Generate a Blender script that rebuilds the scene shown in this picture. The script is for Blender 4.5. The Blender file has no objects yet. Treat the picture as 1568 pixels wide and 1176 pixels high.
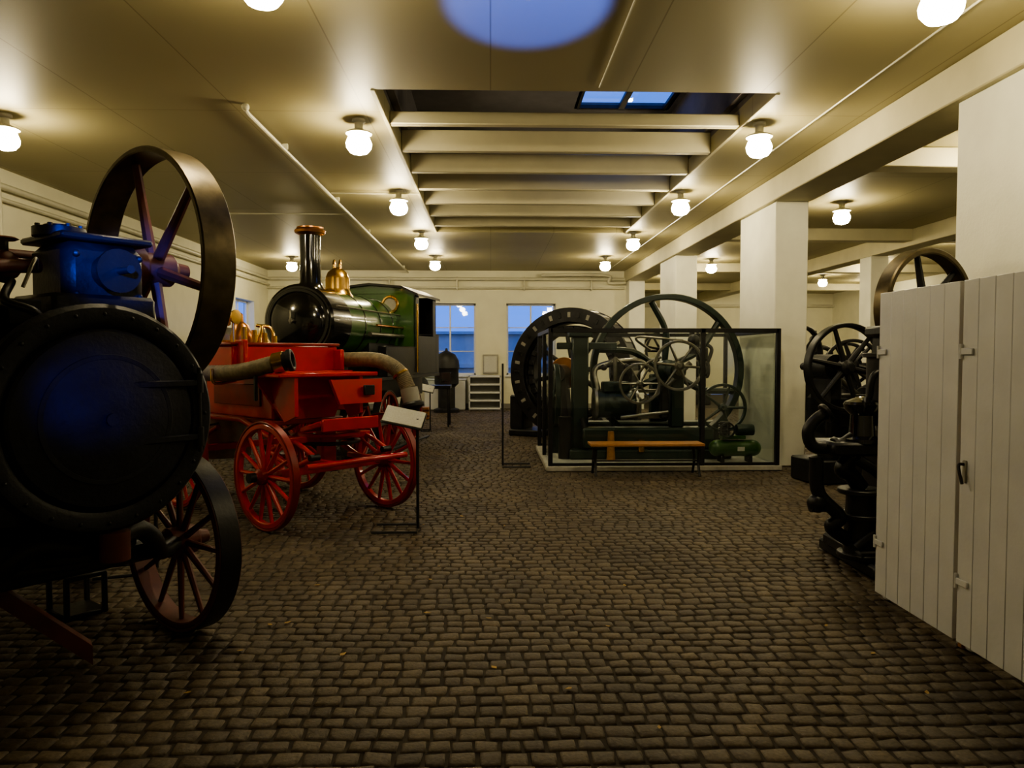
import bpy, bmesh, math, random
from mathutils import Vector, Matrix, Euler
random.seed(7)
R=math.radians
scene=bpy.context.scene

# ---------------------------------------------------------------- materials
def mat(name,col,rough=.5,metal=0,var=.2,scale=6,bump=0.0,coat=0,bscale=40):
    m=bpy.data.materials.new(name); m.use_nodes=True
    nt=m.node_tree; N=nt.nodes; L=nt.links
    b=N['Principled BSDF']
    tc=N.new('ShaderNodeTexCoord')
    nz=N.new('ShaderNodeTexNoise'); nz.inputs['Scale'].default_value=scale; nz.inputs['Detail'].default_value=6
    L.new(tc.outputs['Object'],nz.inputs['Vector'])
    cr=N.new('ShaderNodeValToRGB')
    cr.color_ramp.elements[0].position=.3; cr.color_ramp.elements[1].position=.7
    cr.color_ramp.elements[0].color=tuple(c*(1-var) for c in col)+(1,)
    cr.color_ramp.elements[1].color=tuple(min(1,c*(1+var)) for c in col)+(1,)
    L.new(nz.outputs['Fac'],cr.inputs['Fac']); L.new(cr.outputs['Color'],b.inputs['Base Color'])
    b.inputs['Roughness'].default_value=rough; b.inputs['Metallic'].default_value=metal
    if coat: b.inputs['Coat Weight'].default_value=coat; b.inputs['Coat Roughness'].default_value=.08
    if bump:
        n2=N.new('ShaderNodeTexNoise'); n2.inputs['Scale'].default_value=bscale; n2.inputs['Detail'].default_value=4
        L.new(tc.outputs['Object'],n2.inputs['Vector'])
        bp=N.new('ShaderNodeBump'); bp.inputs['Strength'].default_value=bump; bp.inputs['Distance'].default_value=.01
        L.new(n2.outputs['Fac'],bp.inputs['Height']); L.new(bp.outputs['Normal'],b.inputs['Normal'])
    return m

WALL=mat('wall_paint',(.76,.74,.58),.7,var=.05,scale=2,bump=.1)
COL=mat('column_paint',(.82,.81,.70),.6,var=.05,scale=3,bump=.15)
BEAM=mat('beam_paint',(.58,.54,.36),.6,var=.06,scale=3,bump=.05)
JOIST=mat('joist_paint',(.54,.50,.34),.6,var=.06,scale=3)
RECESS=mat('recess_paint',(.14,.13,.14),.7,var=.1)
PIPEW=mat('white_pipe',(.6,.58,.45),.4,var=.05)
BLACK=mat('black_iron',(.010,.010,.011),.42,var=.4,bump=.15)
BLACKG=mat('black_gloss',(.006,.006,.007),.14,var=.3,coat=.8)
DARK=mat('dark_cast_iron',(.026,.026,.027),.48,metal=.3,var=.4,bump=.2)
BOILER=mat('boiler_black_paint',(.007,.008,.012),.5,var=.5,scale=10,bump=.25)
STEEL=mat('worn_steel',(.26,.25,.22),.38,metal=.9,var=.3)
OLIVEST=mat('flywheel_iron',(.115,.092,.055),.38,metal=.75,var=.35,scale=9)
REDP=mat('red_paint',(.52,.008,.010),.32,var=.12,coat=.35)
REDD=mat('dark_red_paint',(.24,.012,.010),.4,var=.25)
BROWNR=mat('oxide_red',(.11,.026,.016),.5,var=.35)
GREEN=mat('locomotive_green',(.034,.092,.022),.28,var=.15,coat=.4)
GREEND=mat('machine_green',(.017,.032,.025),.40,var=.25)
TEAL=mat('teal_green',(.018,.032,.028),.42,var=.25)
BRASS=mat('brass',(.68,.43,.14),.25,metal=1,var=.15)
COPPER=mat('copper',(.52,.24,.10),.3,metal=1,var=.2)
HOSE=mat('suction_hose',(.20,.165,.10),.6,var=.3,scale=20,bump=.4)
WOOD=mat('bench_wood',(.36,.17,.06),.4,var=.25,scale=12)
WHITEW=mat('white_board_paint',(.76,.77,.78),.42,var=.05,scale=4,bump=.08)
GAP=mat('groove_shadow_and_baseboard',(.25,.24,.21),.7,var=.1)  # grey of the baseboard, also the painted-in cabinet groove shadow
CONC=mat('concrete_plinth',(.42,.41,.36),.75,var=.15,scale=10,bump=.3)
PAPER=mat('printed_panel',(.55,.55,.50),.3,var=.1,scale=60)
LEAF=mat('leaf_yellow',(.35,.22,.05),.6,var=.3,scale=60)
EXT=mat('exterior_render',(.55,.62,.68),.8,var=.05)
GREYB=mat('grey_box',(.34,.33,.28),.5,var=.1)

def glass(name,tint=(1,1,1)):
    m=bpy.data.materials.new(name); m.use_nodes=True
    nt=m.node_tree; N=nt.nodes; L=nt.links
    for n in list(N): N.remove(n)
    o=N.new('ShaderNodeOutputMaterial'); mx=N.new('ShaderNodeMixShader')
    t=N.new('ShaderNodeBsdfTransparent'); t.inputs[0].default_value=tint+(1,)
    g=N.new('ShaderNodeBsdfGlossy'); g.inputs['Roughness'].default_value=.02
    lw=N.new('ShaderNodeLayerWeight'); lw.inputs[0].default_value=.5
    p=N.new('ShaderNodeMath'); p.operation='POWER'; p.inputs[1].default_value=5
    ma=N.new('ShaderNodeMath'); ma.operation='MULTIPLY_ADD'; ma.inputs[1].default_value=.6; ma.inputs[2].default_value=.03
    L.new(lw.outputs['Facing'],p.inputs[0]); L.new(p.outputs[0],ma.inputs[0])
    L.new(ma.outputs[0],mx.inputs[0]); L.new(t.outputs[0],mx.inputs[1]); L.new(g.outputs[0],mx.inputs[2])
    L.new(mx.outputs[0],o.inputs[0]); return m
GLASS=glass('clear_glass',(.96,.98,.97))

LAMP=bpy.data.materials.new('lamp_globe_glass'); LAMP.use_nodes=True
_b=LAMP.node_tree.nodes['Principled BSDF']
_b.inputs['Base Color'].default_value=(.9,.85,.7,1)
_b.inputs['Emission Color'].default_value=(1,.85,.54,1); _b.inputs['Emission Strength'].default_value=120

# floor setts
FLOOR=bpy.data.materials.new('granite_setts'); FLOOR.use_nodes=True
def _floor():
    nt=FLOOR.node_tree; N=nt.nodes; L=nt.links; b=N['Principled BSDF']
    g=N.new('ShaderNodeNewGeometry'); tc=N.new('ShaderNodeTexCoord')
    cr=N.new('ShaderNodeValToRGB'); e=cr.color_ramp.elements
    e[0].color=(.066,.048,.029,1); e[1].color=(.112,.084,.051,1); e[1].position=1
    x=e.new(.5); x.color=(.086,.064,.039,1)
    L.new(g.outputs['Random Per Island'],cr.inputs['Fac'])
    nz=N.new('ShaderNodeTexNoise'); nz.inputs['Scale'].default_value=1.1; nz.inputs['Detail'].default_value=5
    L.new(tc.outputs['Object'],nz.inputs['Vector'])
    mr=N.new('ShaderNodeMapRange'); mr.inputs[1].default_value=.3; mr.inputs[2].default_value=.7; mr.inputs[3].default_value=.7; mr.inputs[4].default_value=1.3
    L.new(nz.outputs['Fac'],mr.inputs[0])
    n4=N.new('ShaderNodeTexNoise'); n4.inputs['Scale'].default_value=60; n4.inputs['Detail'].default_value=3
    L.new(tc.outputs['Object'],n4.inputs['Vector'])
    m4=N.new('ShaderNodeMapRange'); m4.inputs[1].default_value=.3; m4.inputs[2].default_value=.7; m4.inputs[3].default_value=.75; m4.inputs[4].default_value=1.25
    L.new(n4.outputs['Fac'],m4.inputs[0])
    mm=N.new('ShaderNodeMath'); mm.operation='MULTIPLY'; L.new(mr.outputs[0],mm.inputs[0]); L.new(m4.outputs[0],mm.inputs[1])
    vm=N.new('ShaderNodeVectorMath'); vm.operation='SCALE'
    L.new(cr.outputs['Color'],vm.inputs[0]); L.new(mm.outputs[0],vm.inputs['Scale'])
    L.new(vm.outputs[0],b.inputs['Base Color'])
    n3=N.new('ShaderNodeTexNoise'); n3.inputs['Scale'].default_value=45; n3.inputs['Detail'].default_value=5
    L.new(tc.outputs['Object'],n3.inputs['Vector'])
    bp=N.new('ShaderNodeBump'); bp.inputs['Strength'].default_value=.5; bp.inputs['Distance'].default_value=.008
    L.new(n3.outputs['Fac'],bp.inputs['Height']); L.new(bp.outputs['Normal'],b.inputs['Normal'])
    b.inputs['Roughness'].default_value=.62
_floor()
JOINT=mat('sett_joint_sand',(.034,.025,.015),.9,var=.3,scale=30)

CEIL=bpy.data.materials.new('ceiling_panels'); CEIL.use_nodes=True
def _ceil():
    nt=CEIL.node_tree; N=nt.nodes; L=nt.links; b=N['Principled BSDF']
    tc=N.new('ShaderNodeTexCoord'); br=N.new('ShaderNodeTexBrick')
    br.inputs['Color1'].default_value=(.350,.312,.170,1); br.inputs['Color2'].default_value=(.370,.328,.180,1)
    br.inputs['Mortar'].default_value=(.22,.19,.09,1)
    br.inputs['Scale'].default_value=1; br.inputs['Mortar Size'].default_value=.006
    br.inputs['Brick Width'].default_value=1.3; br.inputs['Row Height'].default_value=2.6; br.offset=0
    L.new(tc.outputs['Object'],br.inputs['Vector'])
    L.new(br.outputs['Color'],b.inputs['Base Color'])
    b.inputs['Roughness'].default_value=.50
_ceil()

# ---------------------------------------------------------------- mesh builder
class B:
    def __init__(s,name,loc=(0,0,0),rz=0):
        s.name=name; s.loc=loc; s.rz=rz; s.v=[]; s.f=[]; s.m=[]; s.mats=[]
    def mi(s,m):
        if m not in s.mats: s.mats.append(m)
        return s.mats.index(m)
    def add(s,vs,fs,m):
        o=len(s.v); i=s.mi(m)
        s.v.extend([tuple(x) for x in vs]); s.f.extend([tuple(o+k for k in f) for f in fs]); s.m.extend([i]*len(fs))
    def box(s,c,size,m,bev=.006,rot=None):
        bm=bmesh.new(); bmesh.ops.create_cube(bm,size=1)
        for v in bm.verts: v.co=Vector((v.co.x*size[0],v.co.y*size[1],v.co.z*size[2]))
        if bev: bmesh.ops.bevel(bm,geom=list(bm.edges),offset=min(bev,min(size)*.3),segments=1,affect='EDGES')
        if rot: bmesh.ops.transform(bm,matrix=Euler(rot).to_matrix().to_4x4(),verts=bm.verts)
        c=Vector(c); bm.verts.index_update()
        s.add([v.co+c for v in bm.verts],[[v.index for v in f.verts] for f in bm.faces],m); bm.free()
    def bx(s,x0,x1,y0,y1,z0,z1,m,bev=.006):
        s.box(((x0+x1)/2,(y0+y1)/2,(z0+z1)/2),(x1-x0,y1-y0,z1-z0),m,bev)
    def lathe(s,o,ax,prof,m,seg=32,closed=False):
        o=Vector(o); w=Vector(ax).normalized()
        u=w.cross(Vector((0,0,1)) if abs(w.z)<.9 else Vector((1,0,0))).normalized(); v=w.cross(u)
        vs=[];fs=[];rings=[]
        for r,h in prof:
            if r<1e-5: rings.append([len(vs)]); vs.append(o+w*h)
            else:
                rings.append(list(range(len(vs),len(vs)+seg)))
                for k in range(seg):
                    a=2*math.pi*k/seg; vs.append(o+w*h+(u*math.cos(a)+v*math.sin(a))*r)
        prs=list(zip(rings,rings[1:]))
        if closed: prs.append((rings[-1],rings[0]))
        for a,b in prs:
            for k in range(seg):
                k2=(k+1)%seg
                if len(a)==1 and len(b)==1: continue
                if len(a)==1: fs.append((a[0],b[k2],b[k]))
                elif len(b)==1: fs.append((a[k],a[k2],b[0]))
                else: fs.append((a[k],a[k2],b[k2],b[k]))
        s.add(vs,fs,m)
    def cyl(s,a,b,r,m,r2=None,seg=20):
        a=Vector(a);b=Vector(b);l=(b-a).length
        if r2 is None:r2=r
        s.lathe(a,b-a,[(0,0),(r,0),(r2,l),(0,l)],m,seg)
    def ring(s,c,ax,ro,ri,w,m,seg=64):
        ch=min(.01,w*.15,(ro-ri)*.2)
        s.lathe(c,ax,[(ri,-w/2+ch),(ri+ch,-w/2),(ro-ch,-w/2),(ro,-w/2+ch),(ro,w/2-ch),(ro-ch,w/2),(ri+ch,w/2),(ri,w/2-ch)],m,seg,True)
    def sph(s,c,r,m,seg=16,sz=1):
        n=8; s.lathe(c,(0,0,1),[(r*math.sin(math.pi*i/n) if 0<i<n else 0,-r*sz*math.cos(math.pi*i/n)) for i in range(n+1)],m,seg)
    def tube(s,pts,r,m,seg=12,smooth=True,rib=0):
        P=[Vector(p) for p in pts]
        if smooth and len(P)>2:
            Q=[];E=[2*P[0]-P[1]]+P+[2*P[-1]-P[-2]]
            n=8 if not rib else 24
            for i in range(1,len(E)-2):
                for k in range(n):
                    t=k/n;p0,p1,p2,p3=E[i-1:i+3]
                    Q.append(.5*((2*p1)+(-p0+p2)*t+(2*p0-5*p1+4*p2-p3)*t*t+(-p0+3*p1-3*p2+p3)*t**3))
            Q.append(P[-1]);P=Q
        vs=[];fs=[];u=None
        for i,p in enumerate(P):
            t=(P[min(i+1,len(P)-1)]-P[max(i-1,0)]).normalized()
            if u is None: u=t.cross(Vector((0,0,1)) if abs(t.z)<.9 else Vector((1,0,0))).normalized()
            u=(u-t*u.dot(t)).normalized(); v=t.cross(u)
            rr=r if not rib else r*(1+rib*(i%2))
            for k in range(seg):
                a=2*math.pi*k/seg; vs.append(p+(u*math.cos(a)+v*math.sin(a))*rr)
        for i in range(len(P)-1):
            for k in range(seg):
                k2=(k+1)%seg; fs.append((i*seg+k,i*seg+k2,(i+1)*seg+k2,(i+1)*seg+k))
        fs.append(tuple(range(seg))[::-1]); fs.append(tuple(range((len(P)-1)*seg,len(P)*seg)))
        s.add(vs,fs,m)
    def prism(s,pts,d,m):
        P=[Vector(p) for p in pts];d=Vector(d);n=len(P)
        s.add(P+[p+d for p in P],[tuple(range(n))[::-1],tuple(range(n,2*n))]+[(i,(i+1)%n,n+(i+1)%n,n+i) for i in range(n)],m)
    def wheel(s,c,ax,Ro,w,t,n,mr,ms,mh,hub=.08,hubl=None,sr=.02,tyre=None,phase=0,curve=0):
        c=Vector(c);w_=Vector(ax).normalized()
        u=w_.cross(Vector((0,0,1))).normalized(); v=w_.cross(u)
        if tyre: s.ring(c,ax,Ro,Ro-.018,w*1.05,tyre); s.ring(c,ax,Ro-.018,Ro-.018-t,w,mr)
        else: s.ring(c,ax,Ro,Ro-t,w,mr)
        hubl=hubl or w*1.4
        s.lathe(c,ax,[(0,-hubl*.75),(hub*.45,-hubl*.75),(hub*.55,-hubl*.5),(hub,-hubl*.35),(hub,hubl*.35),(hub*.55,hubl*.5),(hub*.45,hubl*.75),(0,hubl*.75)],mh,24)
        for i in range(n):
            a=2*math.pi*i/n+phase
            d=u*math.cos(a)+v*math.sin(a)
            if curve:
                e=-u*math.sin(a)+v*math.cos(a)
                s.tube([c+d*hub*.8,c+d*(Ro*.5)+e*curve*Ro,c+d*(Ro-t-.005)],sr,ms,8)
            else:
                s.cyl(c+d*hub*.8,c+d*(Ro-t*.8),sr*1.25,ms,sr*.85,seg=8)
    def done(s):
        me=bpy.data.meshes.new(s.name); me.from_pydata(s.v,[],s.f)
        for m in s.mats: me.materials.append(m)
        me.polygons.foreach_set('material_index',s.m)
        me.polygons.foreach_set('use_smooth',[True]*len(s.f))
        me.update()
        bm=bmesh.new(); bm.from_mesh(me); bmesh.ops.recalc_face_normals(bm,faces=bm.faces); bm.to_mesh(me); bm.free()
        me.set_sharp_from_angle(angle=R(38))
        o=bpy.data.objects.new(s.name,me); o.location=s.loc; o.rotation_euler=(0,0,s.rz)
        scene.collection.objects.link(o); return o

# ---------------------------------------------------------------- room shell
ZC=4.12; XL=-6.6; YB=22.2; XR=14.0; YF=30.0; Y0=-2.0
OX0,OX1,OY0,OY1=-1.10,2.75,7.15,15.3

def make_floor():
    vs=[];fs=[];ms=[]
    def quad(x0,x1,y0,y1,z,mi):
        o=len(vs); vs.extend([(x0,y0,z),(x1,y0,z),(x1,y1,z),(x0,y1,z)]); fs.append((o,o+1,o+2,o+3)); ms.append(mi)
    quad(XL-.2,XR+.2,Y0-.2,YF+.2,-.015,1)
    y=1.6; rnd=random.random
    while y<YB:
        h=.102+.020*(rnd()-.5)
        x0=-6.6+rnd()*.1; xe=9.5 if y>6 else 4.2
        if y<8: x0=max(x0,-4.6+rnd()*.1)
        x=x0
        while x<xe:
            w=.110+.040*(rnd()-.5)
            off=.020*math.sin(x*1.3+y*.7)+.014*math.sin(x*3.1+1.7*y)
            g=.005
            o=len(vs)
            dz=(rnd()-.5)*.004; tx=(rnd()-.5)*.005; ty=(rnd()-.5)*.005
            c=[(x+g,y+g),(x+w-g,y+g),(x+w-g,y+h-g),(x+g,y+h-g)]
            c=[(a+(rnd()-.5)*.014,b+off+(rnd()-.5)*.014) for a,b in c]
            mx=sum(a for a,b in c)/4; my=sum(b for a,b in c)/4
            for k,z in ((1,-.024),(.93,-.007),(.70,0)):
                for j,(a,b) in enumerate(c):
                    zz=z+(dz+(tx if j in(1,2) else -tx)+(ty if j>1 else -ty) if z>-.02 else 0)
                    vs.append((mx+(a-mx)*k,my+(b-my)*k,zz-.004))
            for r in (0,4):
                for j in range(4):
                    j2=(j+1)%4; fs.append((o+r+j,o+r+j2,o+r+4+j2,o+r+4+j)); ms.append(0)
            fs.append((o+8,o+9,o+10,o+11)); ms.append(0)
            x+=w
        y+=h
    me=bpy.data.meshes.new('floor'); me.from_pydata(vs,[],fs)
    me.materials.append(FLOOR); me.materials.append(JOINT)
    me.polygons.foreach_set('material_index',ms); me.polygons.foreach_set('use_smooth',[True]*len(fs)); me.update()
    o=bpy.data.objects.new('floor',me); scene.collection.objects.link(o)
make_floor()

b=B('ceiling'); T=.2
b.bx(XL-.2,OX0,Y0-.2,YB+.2,ZC,ZC+T,CEIL,0)
b.bx(OX1,XR+.2,Y0-.2,YB+.2,ZC,ZC+T,CEIL,0)
b.bx(4.1,XR+.2,YB+.2,YF+.2,ZC,ZC+T,CEIL,0)
b.bx(OX0,OX1,Y0-.2,OY0,ZC,ZC+T,CEIL,0)
b.bx(OX0,OX1,OY1,YB+.2,ZC,ZC+T,CEIL,0)
H=1.15; zt=ZC+H
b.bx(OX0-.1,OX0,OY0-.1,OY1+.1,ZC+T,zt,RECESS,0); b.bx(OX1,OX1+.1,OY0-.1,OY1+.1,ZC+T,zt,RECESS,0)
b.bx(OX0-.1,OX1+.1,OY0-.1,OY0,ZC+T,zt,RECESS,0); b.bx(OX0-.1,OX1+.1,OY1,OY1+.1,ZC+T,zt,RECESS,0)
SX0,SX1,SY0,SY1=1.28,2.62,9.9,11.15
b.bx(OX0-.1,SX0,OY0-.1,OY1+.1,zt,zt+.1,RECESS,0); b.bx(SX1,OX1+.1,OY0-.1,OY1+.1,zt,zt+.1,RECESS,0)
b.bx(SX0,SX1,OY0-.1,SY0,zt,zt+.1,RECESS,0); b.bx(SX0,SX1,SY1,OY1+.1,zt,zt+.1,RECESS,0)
b.done()
b=B('skylight_window')
b.bx(SX0,SX1,SY0,SY1,zt+.05,zt+.06,GLASS,0)
for i in range(3):
    x=SX0+i*(SX1-SX0)/2; b.box((x,(SY0+SY1)/2,zt+.03),(.09,SY1-SY0,.06),DARK)
for y in (SY0,SY1): b.box(((SX0+SX1)/2,y,zt+.03),(SX1-SX0,.05,.06),DARK)
b.done()
b=B('ceiling_joists')
y=8.2
while y<15.2:
    b.bx(OX0,OX1,y,y+.11,ZC+.004,ZC+(.14 if y<8.5 else .26),JOIST,.01); y+=1.06
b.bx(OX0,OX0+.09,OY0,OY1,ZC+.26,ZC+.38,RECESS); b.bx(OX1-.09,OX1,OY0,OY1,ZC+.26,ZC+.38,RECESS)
b.done()
b=B('trim_1')
for x in(OX0-.02,OX1+.02): b.bx(x-.02,x+.02,OY0,OY1,ZC-.012,ZC,BEAM)
b.done()

def wall_x(name,x0,x1,y,th,holes,m=WALL,z1=ZC):
    b=B(name); cur=x0
    for (a,c,z0,zz) in holes:
        b.bx(cur,a,y,y+th,0,z1,m,0); b.bx(a,c,y,y+th,0,z0,m,0); b.bx(a,c,y,y+th,zz,z1,m,0); cur=c
    b.bx(cur,x1,y,y+th,0,z1,m,0); b.done()
W1=(-2.0,-.45,1.0,3.15); W2=(.47,1.95,1.0,3.15)
wall_x('wall_back',XL-.2,4.3,YB,.35,[W1,W2])
wall_x('wall_far',4.1,XR+.2,YF,.2,[])
wall_x('wall_front',XL-.2,XR+.2,Y0-.2,.2,[])
b=B('wall_left')
b.bx(XL-.3,XL,Y0-.2,19.4,0,ZC,WALL,0); b.bx(XL-.3,XL,19.4,20.9,0,1.2,WALL,0); b.bx(XL-.3,XL,19.4,20.9,3.1,ZC,WALL,0); b.bx(XL-.3,XL,20.9,YB,0,ZC,WALL,0); b.done()
b=B('wall_right'); b.bx(XR,XR+.2,Y0-.2,YF,0,ZC,WALL,0); b.done()
b=B('wall_side'); b.bx(4.1,4.3,YB+.35,YF,0,ZC,WALL,0); b.done()
def window(n,w,y):
    b=B('window_%d'%n); a,c,z0,z1=w; f=.06; yy=y
    b.bx(a,a+f,yy,yy+.07,z0,z1,WHITEW); b.bx(c-f,c,yy,yy+.07,z0,z1,WHITEW)
    b.bx(a,c,yy,yy+.07,z0,z0+f,WHITEW); b.bx(a,c,yy,yy+.07,z1-f,z1,WHITEW)
    b.bx((a+c)/2-.025,(a+c)/2+.025,yy,yy+.06,z0,z1,WHITEW)
    for k in(1,2): z=z0+(z1-z0)*k/3; b.bx(a,c,yy+.01,yy+.05,z-.015,z+.015,WHITEW)
    b.bx(a,c,yy+.03,yy+.036,z0,z1,GLASS,0)
    b.bx(a-.05,c+.05,y-.30,y-.20,z0-.05,z0,WHITEW)
    b.done()
window(1,W1,YB+.24); window(2,W2,YB+.24)
b=B('window_3')
for (y0,y1,z0,z1) in((19.4,19.46,1.2,3.1),(20.84,20.9,1.2,3.1),(19.4,20.9,1.2,1.26),(19.4,20.9,3.04,3.1),(20.12,20.18,1.2,3.1),(19.4,20.9,2.1,2.14)):
    b.bx(XL-.25,XL-.19,y0,y1,z0,z1,WHITEW)
b.bx(XL-.23,XL-.22,19.4,20.9,1.2,3.1,GLASS,0); b.done()
b=B('neighbouring_building')
b.bx(-8,4.0,26.5,26.8,-.02,2.35,EXT,0); b.bx(-8,4.0,26.4,26.5,1.15,1.3,EXT,0); b.bx(-8,4,26.35,26.85,2.35,2.45,EXT,0)
b.bx(-8,-3,26.8,27,2.4,6,EXT,0)
b.done()
b=B('ground_courtyard'); b.bx(-12,4.0,22.8,34,-.3,-.05,CONC,0); b.done()
b=B('baseboard_back'); b.bx(XL,4.0,YB-.02,YB,0,.15,GAP); b.done()

# columns + beams
for y in(4.9,10.5,16.2,21.9):
    b=B('column'); y1=y+1.5 if y<21 else YB+.3
    if y>21: b.bx(4.06,4.53,21.7,22.2,0,ZC-.33,COL,.012)
    else: b.bx(4.06,4.53,y,y1,0,ZC-.33,COL,.012)
    b.done()
b=B('ceiling_beam'); b.bx(4.00,4.56,Y0,YB,ZC-.33,ZC,BEAM,.012); b.done()
b=B('ceiling_beam'); b.bx(8.4,8.8,Y0,YF,ZC-.33,ZC,BEAM,.012); b.done()
for y in(8.9,14.6,20.2,25.8):
    b=B('cross_beam'); b.bx(4.56,XR,y,y+.3,ZC-.24,ZC,BEAM,.012); b.done()
for y in(10.5,16.2,21.9):
    b=B('column'); b.bx(8.4,8.8,y,y+.5,0,ZC-.33,COL,.012); b.done()

# pipes
b=B('ceiling_conduit')
b.tube([(-2.46,7.6,ZC-.005),(-2.46,7.6,4.06),(-2.46,7.7,4.05),(-2.44,22.1,4.05)],.022,PIPEW,8,smooth=False)
b.sph((-2.46,7.6,4.09),.04,PIPEW)
b.tube([(-2.44,11.5,4.08),(-1.1,11.5,4.08)],.012,PIPEW,8); b.tube([(-5,13.2,4.08),(-2.44,13.2,4.08)],.012,PIPEW,8)
for y in(9,12,15,18,21): b.box((-2.45,y,4.085),(.07,.03,.07),PIPEW)
b.tube([(1.02,2,4.105),(1.02,7.0,4.105)],.008,PIPEW,6)
b.tube([(3.45,2,4.10),(3.45,22,4.10)],.010,PIPEW,6)
b.done()
b=B('wall_pipes')
b.tube([(XL,22.08,3.86),(4,22.08,3.86)],.05,PIPEW,10); b.tube([(XL,22.1,3.60),(4,22.1,3.60)],.035,PIPEW,10)
b.tube([(1.5,21.9,3.96),(3.4,21.9,3.96),(3.5,21.95,3.75),(4,21.95,3.75)],.045,PIPEW,10)
b.tube([(XL+.09,2,3.85),(XL+.09,22.1,3.85)],.045,PIPEW,10); b.tube([(XL+.07,2,3.68),(XL+.07,22.1,3.68)],.03,PIPEW,10)
b.tube([(XL+.09,9.9,3.85),(XL+.14,10,3.7),(XL+.09,10.1,0.1)],.03,PIPEW,10)
for x in(-5,-3,-1,1,3): b.box((x,22.12,3.73),(.04,.15,.4),PIPEW)
b.tube([(4.3,29.9,3.6),(14,29.9,3.6)],.06,PIPEW,10); b.tube([(8,29.85,3.6),(8,29.85,.1)],.06,PIPEW,10)
b.done()

# lamps
def lamp(x,y):
    b=B('ceiling_lamp',(x,y,0))
    b.lathe((0,0,ZC),(0,0,-1),[(0,0),(.07,0),(.07,.025),(.045,.04),(.045,.10),(.06,.11),(.135,.140),(.14,.155),(0,.155)],GREYB,24)
    b.lathe((0,0,ZC-.155),(0,0,-1),[(0,0),(.085,0),(.115,.04),(.138,.10),(.13,.15),(.095,.195),(.04,.215),(0,.22)],LAMP,14)
    b.done()
for y in(4.7,8.06,11.5,15.2,18.9): lamp(-1.41,y)
for y in(4.8,8.06,11.4,15.2,18.9): lamp(2.92,y)
for y in(8.0,19.2): lamp(-5.09,y)
for y in(8.3,12.1,15.7,19.3,23.5): lamp(5.77,y)
for y in(16,19.6,23,27): lamp(10.4,y)
lamp(12.6,24.5)

# ---------------------------------------------------------------- portable steam engine
b=B('portable_steam_engine',(-1.87,3.6,0),R(52))
z=1.295
b.lathe((0,0,z),(0,1,0),[(0,.0),(.50,.0),(.515,.02),(.515,.62),(.49,.64),(.49,2.3),(0,2.3)],BOILER,56)
b.lathe((0,0,z),(0,1,0),[(.445,-.045),(.47,-.06),(.53,-.055),(.55,-.03),(.55,.03),(.52,.05),(.445,.05)],BOILER,64,True)
b.lathe((0,-.02,z),(0,-1,0),[(.43,0),(.43,.03),(.415,.045),(.36,.05),(.2,.075),(0,.085)],BOILER,56)
b.ring((0,-.075,z),(0,1,0),.31,.285,.015,BOILER)
for k in range(24):
    a=2*math.pi*k/24; b.sph((.5*math.cos(a),-.056,z+.5*math.sin(a)),.010,BOILER,8)
for k in range(26):
    a=2*math.pi*k/26; b.sph((.515*math.cos(a),.58,z+.515*math.sin(a)),.012,BOILER,8)
for dz in(.16,-.12):
    b.box((.27,-.085,z+dz),(.36,.02,.035),BOILER); b.cyl((.455,-.085,z+dz-.05),(.455,-.085,z+dz+.05),.02,BLACK)
b.cyl((0,-.09,z),(0,-.12,z),.03,BOILER)
b.cyl((.455,-.085,z-.2),(.455,-.085,z+.24),.01,BLACK)
b.box((.10,.38,1.83),(.50,.5,.14),BOILER,.02)
b.box((.13,.40,2.0),(.40,.42,.34),BOILER,.05)
b.box((.13,.40,2.185),(.45,.48,.035),BLACK,.01)
b.cyl((-.02,.36,2.19),(-.02,.36,2.235),.12,BLACK); b.cyl((-.02,.36,2.235),(-.02,.36,2.25),.07,BLACK)
for k in range(8):
    a=2*math.pi*k/8; b.cyl((-.02+.1*math.cos(a),.36+.1*math.sin(a),2.23),(-.02+.1*math.cos(a),.36+.1*math.sin(a),2.25),.012,DARK,seg=6)
for sx in(-.02,.29):
    for zz in(1.9,2.1): b.sph((sx,.185,zz),.018,DARK,8)
b.cyl((.14,.19,2.02),(.14,.1,2.02),.09,BOILER); b.cyl((.14,.1,2.02),(.14,.08,2.02),.11,BLACK); b.cyl((.14,.1,2.02),(.14,-.03,2.02),.02,DARK)
b.cyl((-.45,.72,2.12),(.80,.72,2.12),.035,BROWNR)
for x in(-.36,.42):
    b.prism([(x,.5,1.62),(x,1.0,1.62),(x,.80,2.14),(x,.64,2.14)],(.07,0,0),BROWNR); b.cyl((x-.03,.72,2.12),(x+.1,.72,2.12),.075,BROWNR)
b.cyl((.56,.72,2.12),(.46,.72,2.12),.13,BROWNR)
b.tube([(-.36,.3,1.6),(-.42,.25,1.86),(-.36,.3,2.0),(-.12,.36,2.04)],.035,BROWNR)
b.tube([(-.65,.5,1.98),(-.45,.45,2.02),(-.24,.4,1.98)],.035,BROWNR); b.sph((-.26,.38,2.03),.075,BROWNR); b.sph((-.40,.42,2.04),.06,BROWNR)
b.cyl((-.26,.38,2.0),(-.26,.38,2.15),.02,DARK); b.lathe((-.26,.38,2.15),(0,0,1),[(.05,0),(.065,.008),(.05,.016)],BROWNR,16,True)
b.cyl((-.40,.42,2.0),(-.40,.42,2.13),.025,BROWNR); b.sph((-.5,.44,1.92),.07,BLACK)
b.tube([(-.26,.3,1.95),(-.34,.15,1.85),(-.26,.06,1.80),(-.2,.1,1.74)],.02,BLACK); b.tube([(-.22,.12,2.0),(-.27,.0,2.03),(-.33,-.02,1.9)],.008,STEEL)
b.cyl((-.5,.12,1.78),(-.2,.55,1.78),.06,BLACK); b.box((-.26,.22,1.80),(.14,.14,.12),BLACK)
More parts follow.
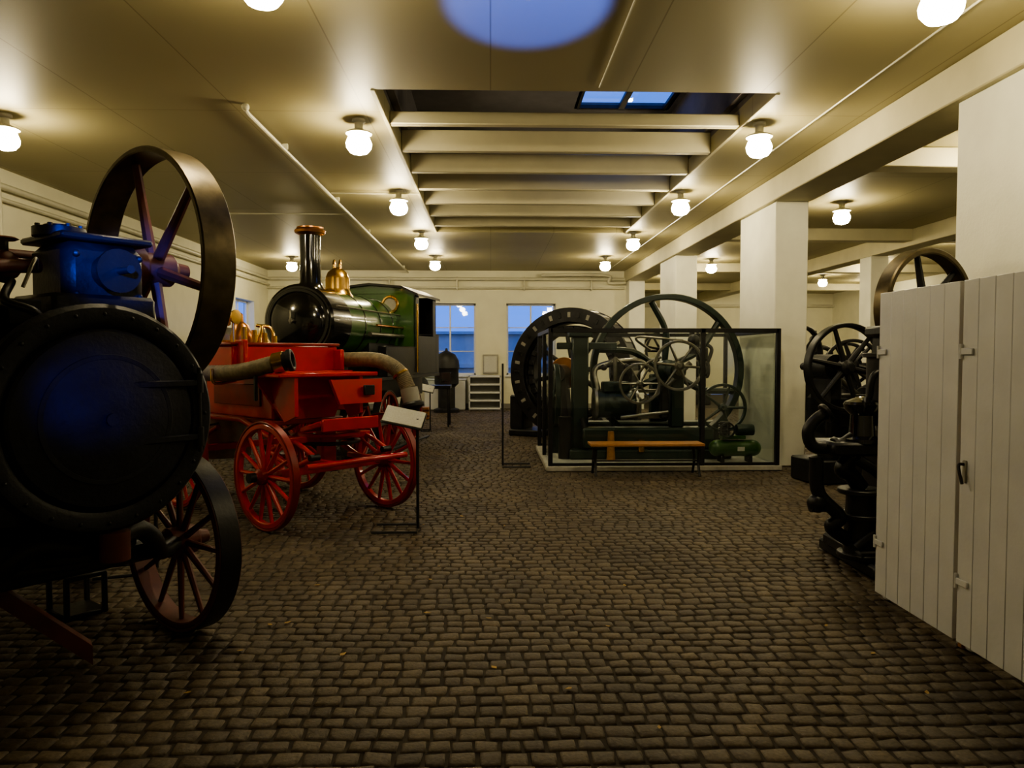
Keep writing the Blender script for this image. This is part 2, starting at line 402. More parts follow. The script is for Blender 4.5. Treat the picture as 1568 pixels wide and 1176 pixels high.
b.wheel((.66,.74,2.12),(1,0,0),.715,.20,.035,6,OLIVEST,BROWNR,BROWNR,hub=.10,sr=.028,phase=.25)
for x,y,r in((.62,.42,.515),(-.70,.42,.515),(.72,2.15,.70),(-.78,2.15,.70)):
    b.wheel((x,y,r),(1,0,0),r,.13,.035,12,BROWNR,BROWNR,BROWNR,hub=.085,hubl=.22,sr=.017,tyre=BROWNR)
    b.ring((x,y,r),(1,0,0),r+.004,r-.012,.125,BLACK)
b.cyl((-.72,.42,.52),(.65,.42,.52),.04,BLACK)
b.cyl((-.8,2.15,.70),(.74,2.15,.70),.04,BLACK)
b.box((0,.42,.52),(1.0,.14,.12),BLACK,.02)
b.cyl((0,.36,.56),(0,.36,.85),.16,BLACK,.26); b.ring((0,.36,.62),(0,0,1),.30,.22,.04,DARK)
b.tube([(.06,.1,.66),(.22,.14,.70),(.34,.2,.62),(.42,.28,.52),(.56,.38,.52)],.05,DARK)
b.tube([(-.06,.1,.66),(-.22,.14,.70),(-.34,.2,.62),(-.42,.28,.52)],.05,DARK)
b.box((-.25,.35,.66),(.5,.35,.16),BLACK,.02)
b.cyl((.05,.0,.74),(.05,.0,.60),.07,BROWNR)
b.box((0,1.9,.95),(.95,.9,1.1),BOILER,.03)
for y in(1.06,1.30):
    b.box((.26,y,.13),(.03,.03,.26),BLACK); b.box((.48,y,.13),(.03,.03,.26),BLACK); b.box((.37,y,.25),(.24,.03,.03),BLACK)
b.box((.37,1.18,.015),(.24,.26,.03),BLACK)
b.prism([(-.52,.49,.70),(-.52,.49,.60),(.05,.26,.01),(.05,.26,.11)],(.03,.09,0),BROWNR)
b.tube([(-.9,.3,.62),(-.3,.2,.58),(0,.2,.56)],.03,DARK)
b.done()

# ---------------------------------------------------------------- steam fire engine
b=B('horse_drawn_steam_fire_engine',(-1.585,7.28,0),R(48.2))
for x,y,r,n in((.70,0,.5,14),(-.70,0,.5,14),(.74,1.62,.6,16),(-.74,1.62,.6,16)):
    b.wheel((x,y,r),(1,0,0),r,.065,.055,n,REDP,REDP,REDD,hub=.075,hubl=.2,sr=.019,tyre=REDD)
    b.cyl((x+(.11 if x>0 else -.11),y,r),(x+(.17 if x>0 else -.17),y,r),.045,BLACK)
b.box((0,0,.5),(1.34,.06,.07),REDP); b.box((0,1.62,.6),(1.4,.06,.07),REDP)
for x in(-.42,.42):
    b.tube([(x,-.35,.66),(x,0,.56),(x,.35,.66)],.028,REDP); b.tube([(x,-.35,.68),(x,0,.79),(x,.35,.68)],.022,REDP)
    b.cyl((x-.05,-.35,.67),(x+.05,-.35,.67),.03,BLACK)
    b.tube([(x,.35,.80),(x,.9,.95),(x,2.0,.95)],.03,REDP,smooth=False)
    b.tube([(x*1.2,1.2,.86),(x*1.2,1.62,.72),(x*1.2,2.0,.86)],.025,REDD)
b.box((0,0,.80),(.95,.09,.06),REDP)
b.ring((0,0,.76),(0,0,1),.30,.24,.03,BLACK); b.ring((0,0,.84),(0,0,1),.30,.24,.03,REDP)
b.box((-.05,-.02,.72),(.17,.12,.42),REDP,.02)
b.cyl((0,0,.5),(0,0,.9),.05,REDD)
b.box((.0,-.16,.93),(.66,.34,.05),REDP,.01,rot=(R(-14),0,0)); b.box((0,-.34,.95),(.66,.03,.12),REDP,.01)
for x in(-.40,.36):
    b.prism([(x,-.02,1.02),(x,.16,.96),(x,.50,1.40),(x,-.02,1.42)],(.04,0,0),REDP)
b.prism([(-.60,.40,1.44),(.60,.40,1.44),(.30,.32,.96),(-.30,.32,.96)],(0,.04,0),REDP)
b.prism([(-.02,-.06,1.36),(.62,-.06,1.36),(.58,-.10,1.12),(.06,-.10,1.12)],(0,.04,0),REDP)
b.box((.40,-.12,1.25),(.13,.03,.10),BLACK)
b.box((0,.28,1.41),(1.16,.66,.04),REDP,.01)
b.box((-.08,.80,1.56),(1.22,.46,.27),REDP,.015); b.box((-.08,.80,1.71),(1.26,.50,.03),REDD,.01)
b.box((-.62,.52,1.60),(.05,.16,.30),REDP,.01); b.box((.50,.52,1.55),(.05,.16,.22),REDP,.01)
b.box((0,1.05,1.17),(.74,1.3,.42),REDP,.02); b.box((0,1.05,.94),(.8,1.5,.05),REDD,.01)
b.box((-.38,1.05,1.2),(.02,.9,.22),REDD,.005)
b.lathe((-.05,1.95,.45),(0,0,1),[(0,0),(.30,0),(.31,.1),(.31,1.05),(.27,1.12),(.27,1.38),(.18,1.46),(0,1.47)],STEEL,32)
for h in(.6,.95,1.5,1.75): b.ring((-.05,1.95,h),(0,0,1),.322,.26,.035,BRASS)
b.lathe((-.14,1.36,1.4),(0,0,1),[(0,0),(.07,0),(.07,.12),(.11,.2),(.12,.40),(.08,.52),(.025,.56),(.02,.64),(0,.66)],COPPER,24)
b.lathe((.14,1.42,1.4),(0,0,1),[(0,0),(.06,0),(.06,.15),(.09,.22),(.09,.34),(.04,.44),(.02,.52),(0,.54)],BRASS,24)
b.tube([(-.35,1.5,1.45),(-.36,1.5,1.85),(-.2,1.55,2.02),(-.1,1.7,1.95)],.028,COPPER)
b.tube([(-.48,1.35,1.45),(-.5,1.3,1.9),(-.42,1.3,2.02),(-.35,1.4,1.8)],.02,BRASS)
b.tube([(.3,1.45,1.5),(.32,1.5,1.88),(.18,1.6,1.94)],.02,BRASS)
b.lathe((-.32,1.18,2.0),(.3,-1,0),[(0,0),(.07,0),(.075,.03),(0,.035)],BRASS,20)
b.lathe((-.50,1.24,1.92),(.3,-1,0),[(0,0),(.05,0),(.055,.03),(0,.035)],BRASS,20)
b.cyl((-.32,1.2,1.5),(-.32,1.2,1.96),.018,BRASS)
for k in range(4): b.cyl((-.2+.12*k,1.2,1.72),(-.2+.12*k,1.2,1.90-.03*k),.03,BRASS)
b.tube([(-.55,-.42,.60),(.62,-.42,.60)],.028,REDP); b.box((.25,-.2,.60),(.05,.45,.05),REDP); b.box((-.25,-.2,.60),(.05,.45,.05),REDP)
b.tube([(-.66,1.9,1.42),(-.68,1.1,1.42),(-.66,.5,1.44),(-.52,.12,1.52)],.078,HOSE,18,rib=.05)
b.cyl((-.52,.12,1.52),(-.43,.02,1.55),.092,BLACK); b.ring((-.42,.01,1.553),(.7,-.75,.2),.105,.07,.05,BLACK,32); b.cyl((-.52,.12,1.52),(-.46,.05,1.54),.10,BRASS)
b.tube([(.62,1.9,1.45),(.64,1.1,1.5),(.66,.55,1.55),(.74,.12,1.54),(.84,-.08,1.42),(.88,-.18,1.24)],.078,HOSE,18,rib=.05)
b.cyl((.88,-.18,1.25),(.89,-.22,1.10),.095,GREYB); b.lathe((.89,-.22,1.11),(0.05,-.2,-1),[(.095,0),(.12,.02),(.12,.05),(.07,.08),(.05,.14),(0,.14)],BLACK,24)
b.ring((.845,-.09,1.40),(.3,-.6,-1),.09,.07,.03,BRASS,24)
b.cyl((.80,-.22,1.08),(.98,-.22,1.08),.015,BLACK)
for x,zz in((-.5,1.35),(.5,1.42)): b.tube([(x*1.05,.8,zz),(x*1.5,.8,zz-.02),(x*1.55,.8,zz+.12)],.015,BRASS)
b.box((-.62,.28,1.32),(.03,.03,.3),BLACK)
b.box((-.78,1.25,.62),(.22,.3,.03),BLACK); b.tube([(-.5,1.2,.9),(-.7,1.2,.85),(-.75,1.22,.62)],.012,BLACK)
b.done()

# ---------------------------------------------------------------- green steam locomotive
b=B('green_steam_locomotive',(-2.73,10.6,0),R(-12.3))
z=2.08
b.lathe((0,0,z),(0,1,0),[(0,0),(.50,0),(.535,.03),(.535,.62),(.50,.64)],BLACKG,56)
b.lathe((0,.0,z),(0,-1,0),[(.43,0),(.42,.03),(.34,.09),(.2,.14),(0,.17)],BLACKG,48)
b.ring((0,-.01,z),(0,1,0),.47,.42,.04,BLACKG)
b.cyl((0,-.15,z),(0,-.24,z),.03,STEEL); b.box((0,-.24,z+.05),(.025,.02,.2),STEEL)
b.lathe((0,.62,z),(0,1,0),[(.50,0),(.515,.01),(.515,2.28),(0,2.28)],GREEN,56)
for y in(.66,1.25,1.9,2.5): b.ring((0,y,z),(0,1,0),.523,.50,.04,BLACKG,56)
b.lathe((.02,.36,z+.44),(0,0,1),[(.26,0),(.20,.06),(.155,.14),(.145,.5),(.15,.80),(.15,.82)],BLACKG,32)
b.lathe((.02,.36,z+1.26),(0,0,1),[(.15,0),(.215,.035),(.225,.07),(.19,.10),(.19,.12),(.12,.12),(.11,0)],COPPER,32)
b.cyl((.02,.36,z+.5),(.02,.36,z+1.28),.11,BLACK)
b.lathe((0,1.35,z+.44),(0,0,1),[(.26,0),(.21,.08),(.19,.14),(.19,.3),(.15,.40),(.07,.46),(.03,.48),(0,.48)],BRASS,32)
for dx in(-.05,.05): b.lathe((dx,1.35,z+.88),(0,0,1),[(0,0),(.025,0),(.025,.08),(.035,.09),(.02,.15),(0,.17)],BRASS,12)
b.tube([(.54,.1,z+.22),(.55,2.8,z+.22)],.014,STEEL,8)
b.tube([(.60,1.2,z-.15),(.60,2.8,z-.15)],.035,STEEL,10); b.tube([(.60,1.5,z-.0),(.60,2.8,z-.0)],.02,COPPER,10)
b.bx(-.85,.85,-.1,4.2,1.20,1.26,BLACK); b.bx(-.5,.5,-.1,4.2,.85,1.20,BLACK); b.bx(-.95,.95,-.22,-.1,.85,1.28,REDD)
for x in(-.6,.6): b.cyl((x,-.22,1.05),(x,-.42,1.05),.07,BLACK); b.cyl((x,-.42,1.05),(x,-.46,1.05),.17,BLACK)
for y in(.6,1.9,3.2):
    for x in(-.6,.6): b.wheel((x,y,.52),(1,0,0),.50,.12,.06,10,REDD,REDD,REDD,hub=.1,sr=.025,tyre=STEEL)
    b.cyl((-.6,y,.52),(.6,y,.52),.06,BLACK)
b.box((.70,1.9,.52),(.05,2.7,.09),STEEL); b.box((0,2.2,1.5),(.9,1.3,.6),BLACK); b.bx(-.45,.45,.05,.7,1.26,1.65,BLACK)
for x in(-.62,.62): b.box((x,.35,1.0),(.34,.62,.36),BLACKG,.03)
for x in(-.78,.78): b.box((x,2.0,1.5),(.16,1.5,.5),BLACK,.02)
for x in(-.6,.6): b.bx(x-.04,x+.04,-.2,4.2,-.02,.02,DARK)
b.bx(-.84,.84,2.75,2.79,1.26,2.70,GREEN,.005)
for x in(-.38,.38):
    b.ring((x,2.735,2.50),(0,1,0),.16,.115,.06,BRASS,32); b.cyl((x,2.735,2.50),(x,2.75,2.50),.12,GREYB)
for x in(-.84,.80):
    b.bx(x,x+.04,2.75,4.0,1.26,1.95,BLACK,.005); b.bx(x,x+.04,2.75,2.95,1.95,2.70,BLACK,.005); b.bx(x,x+.04,3.8,4.0,1.95,2.70,BLACK,.005)
b.prism([(-.90,2.68,2.68),(-.6,2.68,2.82),(0,2.68,2.88),(.6,2.68,2.82),(.90,2.68,2.68),(.90,2.68,2.64),(.6,2.68,2.78),(0,2.68,2.84),(-.6,2.68,2.78),(-.9,2.68,2.64)],(0,1.4,0),BLACK)
b.prism([(-.84,2.75,2.68),(-.6,2.75,2.80),(0,2.75,2.85),(.6,2.75,2.80),(.84,2.75,2.68)],(0,.04,0),GREEN)
b.tube([(.88,2.72,1.3),(.88,2.72,2.5)],.018,BRASS,8)
b.bx(-.84,.84,4.0,4.2,1.2,2.0,BLACK); b.bx(-.84,.84,3.96,4.0,2.0,2.7,BLACK)
b.done()

# ---------------------------------------------------------------- alternator
b=B('ring_alternator',(1.64,14.5,0),R(-28))
z=1.26
b.ring((0,0,z),(0,1,0),1.24,1.16,.56,DARK,72)
for s in(-.26,.26): b.ring((0,s,z),(0,1,0),1.26,.98,.05,DARK,72)
b.ring((0,0,z),(0,1,0),1.10,.96,.36,BLACK,72)
for k in range(36):
    a=2*math.pi*k/36
    b.box((1.235*math.cos(a),0,z+1.235*math.sin(a)),(.04,.36,.09),STEEL if k%2 else GREYB,.005,rot=(0,-a,0))
    b.box((1.12*math.cos(a),-.288,z+1.12*math.sin(a)),(.10,.02,.06),GREYB if k%2 else BLACK,.005,rot=(0,-a,0))
b.ring((0,-.02,z),(0,1,0),.92,.80,.30,DARK,64)
for k in range(8):
    a=2*math.pi*k/8+.2; b.cyl((.1*math.cos(a),0,z+.1*math.sin(a)),(.82*math.cos(a),0,z+.82*math.sin(a)),.055,DARK,.04,seg=10)
for k in range(28):
    a=2*math.pi*k/28; b.box((.86*math.cos(a),-.19,z+.86*math.sin(a)),(.10,.06,.10),DARK,.01,rot=(0,-a,0))
b.cyl((0,-.6,z),(0,.5,z),.13,STEEL); b.ring((0,-.5,z),(0,1,0),.30,.1,.1,COPPER,40)
b.prism([(-.25,-.85,0),(.25,-.85,0),(.15,-.85,z-.05),(-.15,-.85,z-.05)],(0,.2,0),DARK)
b.cyl((0,-.9,z),(0,-.6,z),.17,DARK)
b.box((0,0,.06),(2.5,.8,.12),DARK,.02); b.box((-1.15,0,.45),(.3,.5,.7),DARK,.03); b.box((1.15,0,.45),(.3,.5,.7),DARK,.03)
b.done()

# ---------------------------------------------------------------- display case
CX0,CX1,CY0,CY1,CZ=.82,3.98,10.15,12.45,1.97
b=B('glass_display_case')
b.bx(CX0-.06,CX1+.06,CY0-.06,CY1+.06,0,.07,CONC,.01)
t=.03
for x in(CX0,2.93,CX1):
    for y in(CY0,CY1): b.bx(x-t,x+t,y-t,y+t,.07,CZ,BLACK,.004)
b.bx(CX0-t,CX0+t,11.25,11.31,.07,CZ,BLACK,.004)
for y in(CY0,CY1):
    b.bx(CX0,CX1,y-t,y+t,CZ-.06,CZ,BLACK,.004); b.bx(CX0,CX1,y-.02,y+.02,.07,.11,BLACK,.004)
for x in(CX0,CX1):
    b.bx(x-t,x+t,CY0,CY1,CZ-.06,CZ,BLACK,.004)
b.bx(CX0+.03,2.90,CY0-.004,CY0+.004,.11,CZ-.06,GLASS,0); b.bx(2.96,CX1-.03,CY0-.004,CY0+.004,.11,CZ-.06,GLASS,0)
b.bx(CX0-.004,CX0+.004,CY0+.03,11.25,.07,CZ-.06,GLASS,0); b.bx(CX1-.004,CX1+.004,CY0+.03,CY1-.03,.07,CZ-.06,GLASS,0)
b.done()

b=B('stationary_steam_engine',(0,0,.07))
b.bx(1.15,3.55,10.75,11.15,0,.14,GREEND,.02); b.bx(1.35,3.3,10.8,11.1,.14,.46,GREEND,.03); b.bx(1.05,3.75,11.9,12.25,0,.45,GREEND,.03)
b.wheel((2.76,11.55,1.29),(0,1,0),1.20,.20,.09,6,GREEND,GREEND,GREEND,hub=.17,hubl=.4,sr=.05,curve=.10,phase=.3)
b.cyl((2.76,10.75,1.29),(2.76,12.2,1.29),.06,STEEL)
b.bx(2.66,2.86,10.85,11.05,.46,1.22,GREEND,.02); b.cyl((2.76,10.82,1.29),(2.76,11.08,1.29),.12,GREEND); b.bx(2.62,2.9,12.0,12.2,.45,1.22,GREEND,.02)
b.wheel((2.72,10.62,1.38),(0,1,0),.37,.06,.04,6,STEEL,STEEL,STEEL,hub=.07,sr=.018,phase=.1)
b.wheel((2.15,10.62,1.12),(0,1,0),.30,.05,.035,6,STEEL,STEEL,STEEL,hub=.05,sr=.014)
b.wheel((3.45,10.9,.75),(0,1,0),.36,.06,.04,5,GREEND,GREEND,GREEND,hub=.06,sr=.02)
b.tube([(2.45,11.3,1.6),(2.2,11.1,1.8),(2.9,11.1,1.75)],.02,STEEL)
b.cyl((1.55,10.95,.80),(2.15,10.95,.80),.20,GREEND,seg=28); b.ring((1.55,10.95,.80),(1,0,0),.24,.1,.05,STEEL,32); b.ring((2.15,10.95,.80),(1,0,0),.24,.05,.05,STEEL,32)
b.cyl((2.15,10.95,.80),(2.5,10.90,.95),.03,STEEL); b.cyl((2.45,10.88,.92),(2.95,10.85,1.42),.04,STEEL)
b.box((1.85,10.95,1.06),(.4,.24,.16),GREEND,.02); b.cyl((1.85,10.95,1.1),(1.85,10.95,1.5),.03,STEEL)
for a in(-1,1): b.cyl((1.85,10.95,1.5),(1.85+a*.16,10.95,1.36),.012,STEEL); b.sph((1.85+a*.17,10.95,1.35),.05,DARK,12)
b.box((2.35,10.95,.62),(.5,.16,.06),STEEL); b.box((2.35,10.95,1.0),(.5,.1,.05),STEEL)
b.tube([(1.6,11.0,1.0),(1.6,11.1,1.35),(2.2,11.2,1.45),(2.45,11.25,1.3)],.04,STEEL)
b.tube([(2.5,10.8,1.5),(2.3,10.8,1.42),(2.15,10.9,1.2)],.02,STEEL); b.cyl((1.9,10.75,.62),(2.6,10.75,.70),.025,STEEL); b.box((2.55,10.8,.85),(.12,.1,.5),DARK,.02)
b.tube([(1.35,10.9,.6),(1.45,10.85,.3),(1.8,10.8,.2)],.035,DARK)
b.cyl((1.75,10.7,.0),(1.75,10.7,.42),.065,WOOD,.045); b.cyl((2.2,10.72,.12),(2.2,10.72,.30),.05,BRASS)
b.bx(1.22,1.46,11.0,11.25,0,1.86,TEAL,.02); b.bx(1.17,1.51,10.95,11.3,0,.12,TEAL,.02); b.bx(1.17,1.51,10.95,11.3,1.80,1.90,TEAL,.02)
b.bx(1.0,1.9,11.1,11.25,1.62,1.72,TEAL,.01); b.cyl((1.1,10.9,.0),(1.1,10.9,.62),.10,DARK)
b.wheel((1.02,11.6,.9),(1,0,0),.5,.08,.05,6,TEAL,TEAL,TEAL,hub=.08,sr=.025)
b.bx(.92,1.1,11.5,11.7,0,.9,TEAL,.02)
b.cyl((3.15,10.95,.46),(3.15,10.95,1.5),.05,GREEND); b.box((3.15,10.95,1.55),(.16,.1,.2),DARK,.02); b.sph((2.98,10.8,1.75),.09,DARK)
b.cyl((2.98,10.9,1.55),(2.98,10.9,1.9),.04,DARK); b.box((3.06,10.9,1.58),(.2,.06,.06),DARK)
b.done()
b=B('green_air_compressor',(3.50,10.48,.07))
b.cyl((-.26,0,.20),(.26,0,.20),.12,GREEN,seg=24); b.sph((-.26,0,.20),.118,GREEN); b.sph((.26,0,.20),.118,GREEN)
for x in(-.2,.2): b.box((x,0,.05),(.05,.2,.10),BLACK)
b.box((-.04,0,.36),(.34,.18,.05),GREEN); b.cyl((-.15,0,.38),(-.15,0,.58),.07,DARK)
for k in range(5): b.ring((-.15,0,.42+.035*k),(0,0,1),.09,.05,.012,DARK,20)
b.cyl((.02,0,.46),(.26,0,.46),.08,GREEND); b.wheel((-.15,-.13,.47),(0,1,0),.11,.03,.02,4,DARK,DARK,DARK,hub=.02,sr=.008)
b.box((.05,-.125,.2),(.1,.006,.06),PAPER,0)
b.done()

b=B('wooden_bench',(2.05,9.72,0))
for k in range(3): b.box((0,-.12+.12*k,.425),(1.50,.105,.035),WOOD,.006)
for x in(-.68,.68):
    b.box((x,0,.395),(.05,.34,.03),BLACK)
    for s in(-1,1): b.tube([(x,.13*s,.39),(x,.10*s,.2),(x,.17*s,.015)],.018,BLACK,8)
    b.tube([(x,-.11,.2),(x,.11,.2)],.012,BLACK,8)
b.tube([(-.68,0,.2),(.68,0,.2)],.012,BLACK,8)
b.done()

def stand(x,y,zh,w=.36,rz=0,foot=.4):
    b=B('information_stand',(x,y,0),rz)
    b.tube([(-foot,-.16,.015),(0,-.16,.015),(0,.16,.015),(-foot,.16,.015)],.012,DARK,6,smooth=False)
    b.tube([(0,0,.01),(0,0,zh)],.014,DARK,8)
    if w:
        b.box((-.12,0,zh+.02),(w,.26,.012),PAPER,.002,rot=(R(28),R(12),0)); b.box((-.12,0,zh+.008),(w+.02,.28,.01),DARK,.002,rot=(R(28),R(12),0))
    b.done()
stand(-.67,6.75,1.02); stand(.17,10.6,1.48,0,foot=-.4); stand(-1.28,15.6,.9,.4)
stand(-2.5,5.55,.9,0,R(20),.4)

def door(n,y0,y1):
    b=B('door_%d'%n); X=2.54
    k=int(round((y1-y0)/.135)); w=(y1-y0)/k
    for i in range(k):
        b.bx(X-.012,X+.012,y0+i*w+.0008,y0+(i+1)*w-.0008,.045,2.0,WHITEW,.003)
    b.bx(X+.012,X+.04,y0+.02,y1-.02,.25,.37,WHITEW); b.bx(X+.012,X+.04,y0+.02,y1-.02,1.65,1.77,WHITEW)
    b.bx(X+.010,X+.013,y0+.003,y1-.003,.05,1.995,GREYB,0)
    for zz in(.38,1.62):
        b.box((X-.02,y1-.05,zz),(.012,.10,.035),WHITEW); b.cyl((X-.02,y1-.004,zz-.04),(X-.02,y1-.004,zz+.04),.009,WHITEW)
    if n==2:
        b.box((X-.016,y1-.05,.98),(.012,.03,.12),GREYB); b.tube([(X-.02,y1-.05,1.02),(X-.05,y1-.05,1.01),(X-.055,y1-.09,.92)],.008,DARK,8)
    b.bx(X+.04,X+.09,y0,y0+.05,0,1.98,WHITEW); b.bx(X+.04,X+.09,y1-.05,y1,0,1.98,WHITEW)
    b.done()
door(1,3.93,4.75); door(2,3.02,3.90); door(3,2.1,2.99)
b=B('trim_2'); b.bx(2.56,2.64,3.895,3.935,0,1.97,WOOD); b.done()

# black vertical pump engine, right foreground
b=B('vertical_steam_pump',(2.95,5.55,0))
b.box((.12,0,.05),(.72,.9,.10),BLACK,.02); b.box((.0,-.05,.14),(.6,.6,.10),BLACK,.02)
b.cyl((-.22,-.2,.10),(-.22,-.2,.62),.12,BLACK,.10); b.cyl((.1,-.1,.18),(.1,-.1,.8),.14,BLACK)
for zz in(.13,.42,.60): b.ring((-.22,-.2,zz),(0,0,1),.16,.08,.035,BLACK,32)
b.tube([(-.22,-.2,.62),(-.3,-.2,.72),(-.36,-.2,.76),(-.30,-.2,.84)],.06,BLACK)
b.box((-.22,-.15,.92),(.55,.36,.10),BLACK,.02)
b.lathe((-.22,-.2,.96),(0,0,1),[(0,0),(.14,0),(.14,.03),(.09,.05),(.08,.2),(.12,.24),(.13,.28),(.12,.30),(.05,.33),(0,.34)],BLACKG,28)
b.tube([(-.28,-.2,1.0),(-.42,-.2,.92),(-.58,-.2,.93),(-.62,-.2,1.04),(-.56,-.2,1.13),(-.48,-.2,1.18)],.045,BLACK)
b.ring((-.49,-.2,1.175),(1,0,.6),.075,.03,.03,BLACK,24); b.ring((-.40,-.2,.93),(1,0,.5),.075,.03,.03,BLACK,24)
b.tube([(-.58,-.25,.86),(-.56,-.25,.6),(-.40,-.25,.42),(-.46,-.25,.34),(-.25,-.2,.2)],.05,BLACK)
b.sph((-.57,-.25,.52),.07,BLACK); b.cyl((-.62,-.25,.50),(-.50,-.25,.50),.045,DARK)
b.tube([(-.3,-.3,.85),(-.12,-.32,.7),(-.1,-.32,.4),(-.3,-.3,.2)],.04,BLACK)
b.box((.12,-.05,.62),(.34,.4,.95),BLACK,.06); b.cyl((.15,-.28,.75),(.15,-.20,.75),.15,BLACK)
for x in(-.02,.35):
    b.prism([(x,-.35,.1),(x,.25,.1),(x,.05,1.75),(x,-.15,1.75)],(.07,0,0),BLACK)
b.box((.18,-.05,1.78),(.5,.3,.08),BLACK,.02)
b.cyl((.0,-.1,1.1),(.0,-.1,1.6),.13,DARK,seg=24)
for zz in(1.1,1.6): b.ring((.0,-.1,zz),(0,0,1),.16,.05,.035,DARK,28)
b.cyl((.02,-.1,1.6),(.02,-.1,1.95),.03,DARK); b.box((.12,-.2,1.4),(.2,.14,.4),DARK)
b.tube([(-.02,-.2,1.5),(-.15,-.22,1.45),(-.18,-.22,1.3),(-.2,-.2,1.22)],.025,BLACK)
b.cyl((.56,-.25,1.98),(.56,.55,1.98),.045,STEEL)
b.wheel((.56,.36,1.98),(-.35,1,0),.48,.14,.05,6,OLIVEST,DARK,DARK,hub=.09,sr=.028,phase=.3)
b.prism([(.39,-.1,.1),(.79,-.1,.1),(.64,-.1,1.95),(.48,-.1,1.95)],(0,.1,0),BLACK)
b.box((.45,0,.05),(.7,.5,.1),BLACK,.02)
b.cyl((.56,-.13,1.98),(.56,.03,1.98),.09,BLACK)
b.done()

def engine(x,y,rz,sc=1.0,wr=.5,two=True,name='stationary_engine'):
    b=B(name,(x,y,0),rz)
    def S(t): return tuple(k*sc for k in t)
    b.box(S((0,0,.15)),S((1.5,.6,.3)),BLACK,.02); b.box(S((.1,0,.5)),S((1.1,.4,.5)),DARK,.04)
    b.cyl(S((.1,0,.95)),S((.75,0,.95)),.20*sc,DARK,seg=28)
    for k in range(3): b.ring(S((.12+.3*k,0,.95)),(1,0,0),.245*sc,.1*sc,.05*sc,DARK,32)
    b.box(S((-.45,0,.95)),S((.2,.4,.75)),DARK,.03)
    b.wheel(S((-.45,-.38,1.45)),(0,1,0),wr*sc,.12*sc,.05*sc,6,BLACK,BLACK,DARK,hub=.09*sc,sr=.03*sc,phase=.2)
    if two: b.wheel(S((-.45,.38,1.45)),(0,1,0),wr*sc*.9,.1*sc,.05*sc,6,BLACK,BLACK,DARK,hub=.09*sc,sr=.03*sc)
    b.cyl(S((-.45,-.5,1.45)),S((-.45,.5,1.45)),.05*sc,DARK); b.cyl(S((-.45,-.2,1.45)),S((-.45,.2,1.45)),.16*sc,DARK)
    b.cyl(S((-.4,0,1.4)),S((.15,0,.98)),.035*sc,STEEL)
    b.cyl(S((.45,0,1.1)),S((.45,0,1.75)),.07*sc,DARK); b.sph(S((.45,0,1.78)),.11*sc,DARK); b.cyl(S((.45,0,1.8)),S((.45,0,1.98)),.04*sc,BLACK)
    b.tube([S((.7,-.1,1.1)),S((.8,-.15,1.5)),S((.6,-.1,1.62)),S((.45,-.05,1.5))],.05*sc,BLACK)
    b.tube([S((.2,-.3,.4)),S((.0,-.35,.8)),S((.2,-.3,1.1)),S((.4,-.2,1.2))],.035*sc,STEEL)
    b.cyl(S((.05,-.25,1.15)),S((.05,-.25,1.3)),.05*sc,BRASS)
    b.box(S((-.1,.05,.75)),S((.9,.5,.7)),DARK,.05)
    b.done()
engine(4.70,9.35,R(10),1.0,.54,False)
engine(6.1,11.4,R(-20),1.0,.40)
engine(7.2,17.0,R(30),1.1,.6); engine(11.5,20,R(10),1.2,.6); engine(6.2,24,0,1.2,.6)

b=B('white_shelf_unit',(-.15,21.8,0))
b.bx(-.5,.45,.30,.33,0,1.0,GREYB,0)
for x in(-.5,.41): b.bx(x,x+.04,-.2,.30,0,1.0,WHITEW,.005)
for k in range(5): b.bx(-.5,.45,-.2,.30,.235*k+.01,.235*k+.06,WHITEW,.005)
b.done()
b=B('low_white_cabinet',(-1.5,21.9,0)); b.bx(-.45,.75,-.18,.22,0,.86,WHITEW,.01); b.bx(-.48,.78,-.2,.24,.86,.90,WHITEW,.01); b.bx(.13,.15,-.185,-.178,.06,.82,GAP,0); b.done()
b=B('notice_board'); b.bx(-.24,.22,YB-.07,YB-.005,1.05,1.62,GREYB,.01); b.bx(-.20,.18,YB-.08,YB-.07,1.1,1.57,PAPER,0); b.done()
b=B('domed_iron_stove',(-1.25,20.9,0))
b.lathe((0,0,0),(0,0,1),[(0,0),(.36,0),(.36,.08),(.24,.12),(.24,.7),(.34,.8),(.34,1.2),(.37,1.24),(.35,1.45),(.25,1.62),(.1,1.70),(.04,1.73),(.03,1.79),(0,1.80)],DARK,28); b.box((0,-.33,1.0),(.25,.05,.25),BLACK,.01); b.done()
b=B('glass_topped_table',(-1.65,16.8,0))
for x in(-.7,.7):
    for y in(-.3,.3): b.bx(x-.02,x+.02,y-.02,y+.02,0,.85,BLACK)
b.bx(-.75,.75,-.35,.35,.85,.92,BLACK); b.bx(-.74,.74,-.34,-.335,.92,1.2,GLASS,0); b.bx(-.74,.74,.335,.34,.92,1.2,GLASS,0); b.bx(-.74,.74,-.34,.34,1.2,1.206,GLASS,0)
b.lathe((.1,0,.92),(0,0,1),[(0,0),(.15,0),(.12,.1),(.05,.18),(0,.2)],DARK,16)
b.done()
b=B('wooden_crate',(-1.75,18.6,0)); b.box((0,0,.15),(.4,.3,.3),WOOD,.01); b.box((0,-.155,.22),(.42,.01,.05),BROWNR); b.box((0,-.155,.08),(.42,.01,.05),BROWNR); b.done()
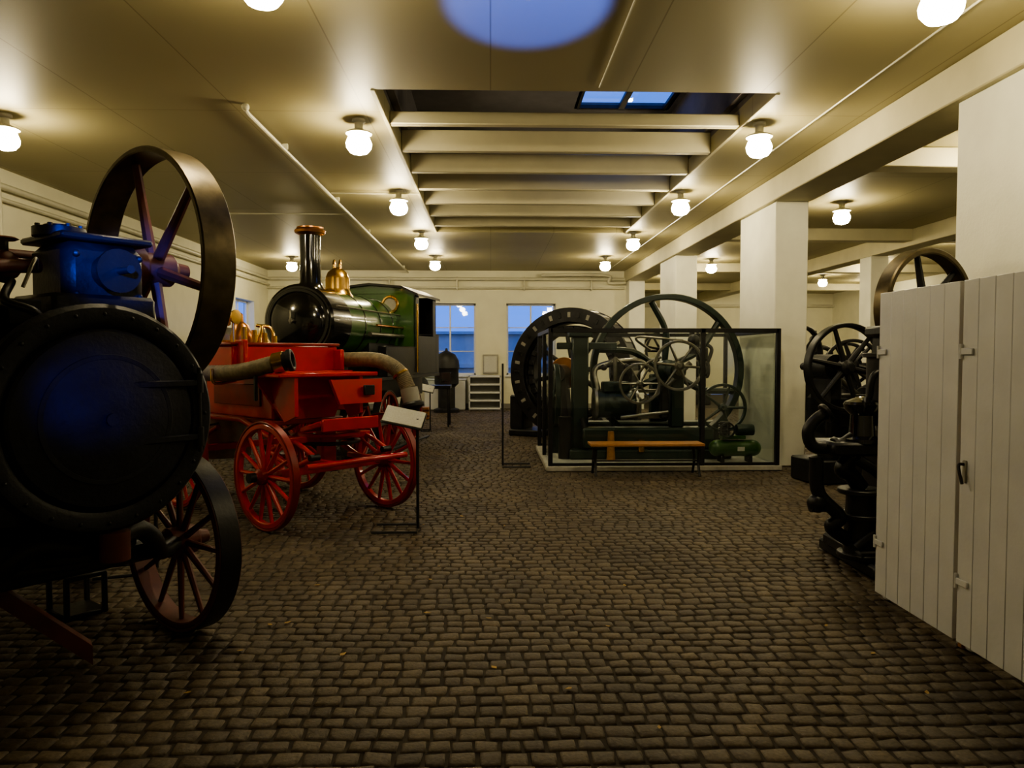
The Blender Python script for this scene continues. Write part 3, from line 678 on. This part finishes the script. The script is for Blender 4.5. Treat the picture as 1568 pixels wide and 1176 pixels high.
b=B('small_standing_motor',(3.2,17.8,0)); b.cyl((0,0,0),(0,0,1.0),.25,GREEND); b.cyl((-.3,0,1.25),(.3,0,1.25),.3,DARK,seg=28); b.wheel((0,-.4,1.25),(0,1,0),.35,.08,.05,5,DARK,DARK,DARK); b.done()

b=B('fallen_leaves')
for i in range(26):
    x=random.uniform(-1.8,2.3); y=random.uniform(3,8); a=random.random()*6.28; s=random.uniform(.01,.02)
    P=[(x+s*q*math.cos(a+t),y+s*q*math.sin(a+t),.004+.004*random.random()) for t,q in((0,1.5),(1,.8),(2.2,.9),(3.3,1.3),(4.4,.9),(5.4,.7))]
    b.prism(P,(0,0,.001),LEAF)
b.done()

# ---------------------------------------------------------------- lights
def spot(name,loc,tgt,power,col,ang,blend=.5,rad=.05):
    l=bpy.data.lights.new(name,'SPOT'); l.energy=power; l.color=col; l.spot_size=R(ang); l.spot_blend=blend; l.shadow_soft_size=rad
    o=bpy.data.objects.new(name,l); o.location=loc; o.rotation_euler=(Vector(tgt)-Vector(loc)).to_track_quat('-Z','Y').to_euler(); scene.collection.objects.link(o)
spot('added_blue_reflection',(-.9,1.2,2.3),(-2.0,4.12,2.1),1300,(.04,.12,1),13,.8)  # added lamp, imitates the blue window reflection over the cylinder block
spot('added_blue_reflection',(-.8,1.0,1.5),(-1.85,3.55,1.42),260,(.02,.07,1),13,1)  # added lamp without a fixture, gives the smokebox its blue reflection
spot('added_blue_reflection',(.2,3.0,1.3),(.26,5.3,4.12),2600,(.04,.12,1),20,.35)  # added lamp aimed up, stands in for the blue glass reflection on the ceiling

w=bpy.data.worlds.new('dusk_sky'); scene.world=w; w.use_nodes=True
bg=w.node_tree.nodes['Background']; bg.inputs[0].default_value=(.07,.20,.80,1); bg.inputs[1].default_value=2.0

cam=bpy.data.cameras.new('camera'); co=bpy.data.objects.new('camera',cam); scene.collection.objects.link(co)
co.location=(0,0,1.6); co.rotation_euler=(R(90-2.23),0,R(-1.64)); cam.sensor_width=36; cam.lens=26.0; cam.clip_end=200; cam.clip_start=.05
scene.camera=co
scene.view_settings.view_transform='AgX'
scene.view_settings.look='AgX - Medium High Contrast'
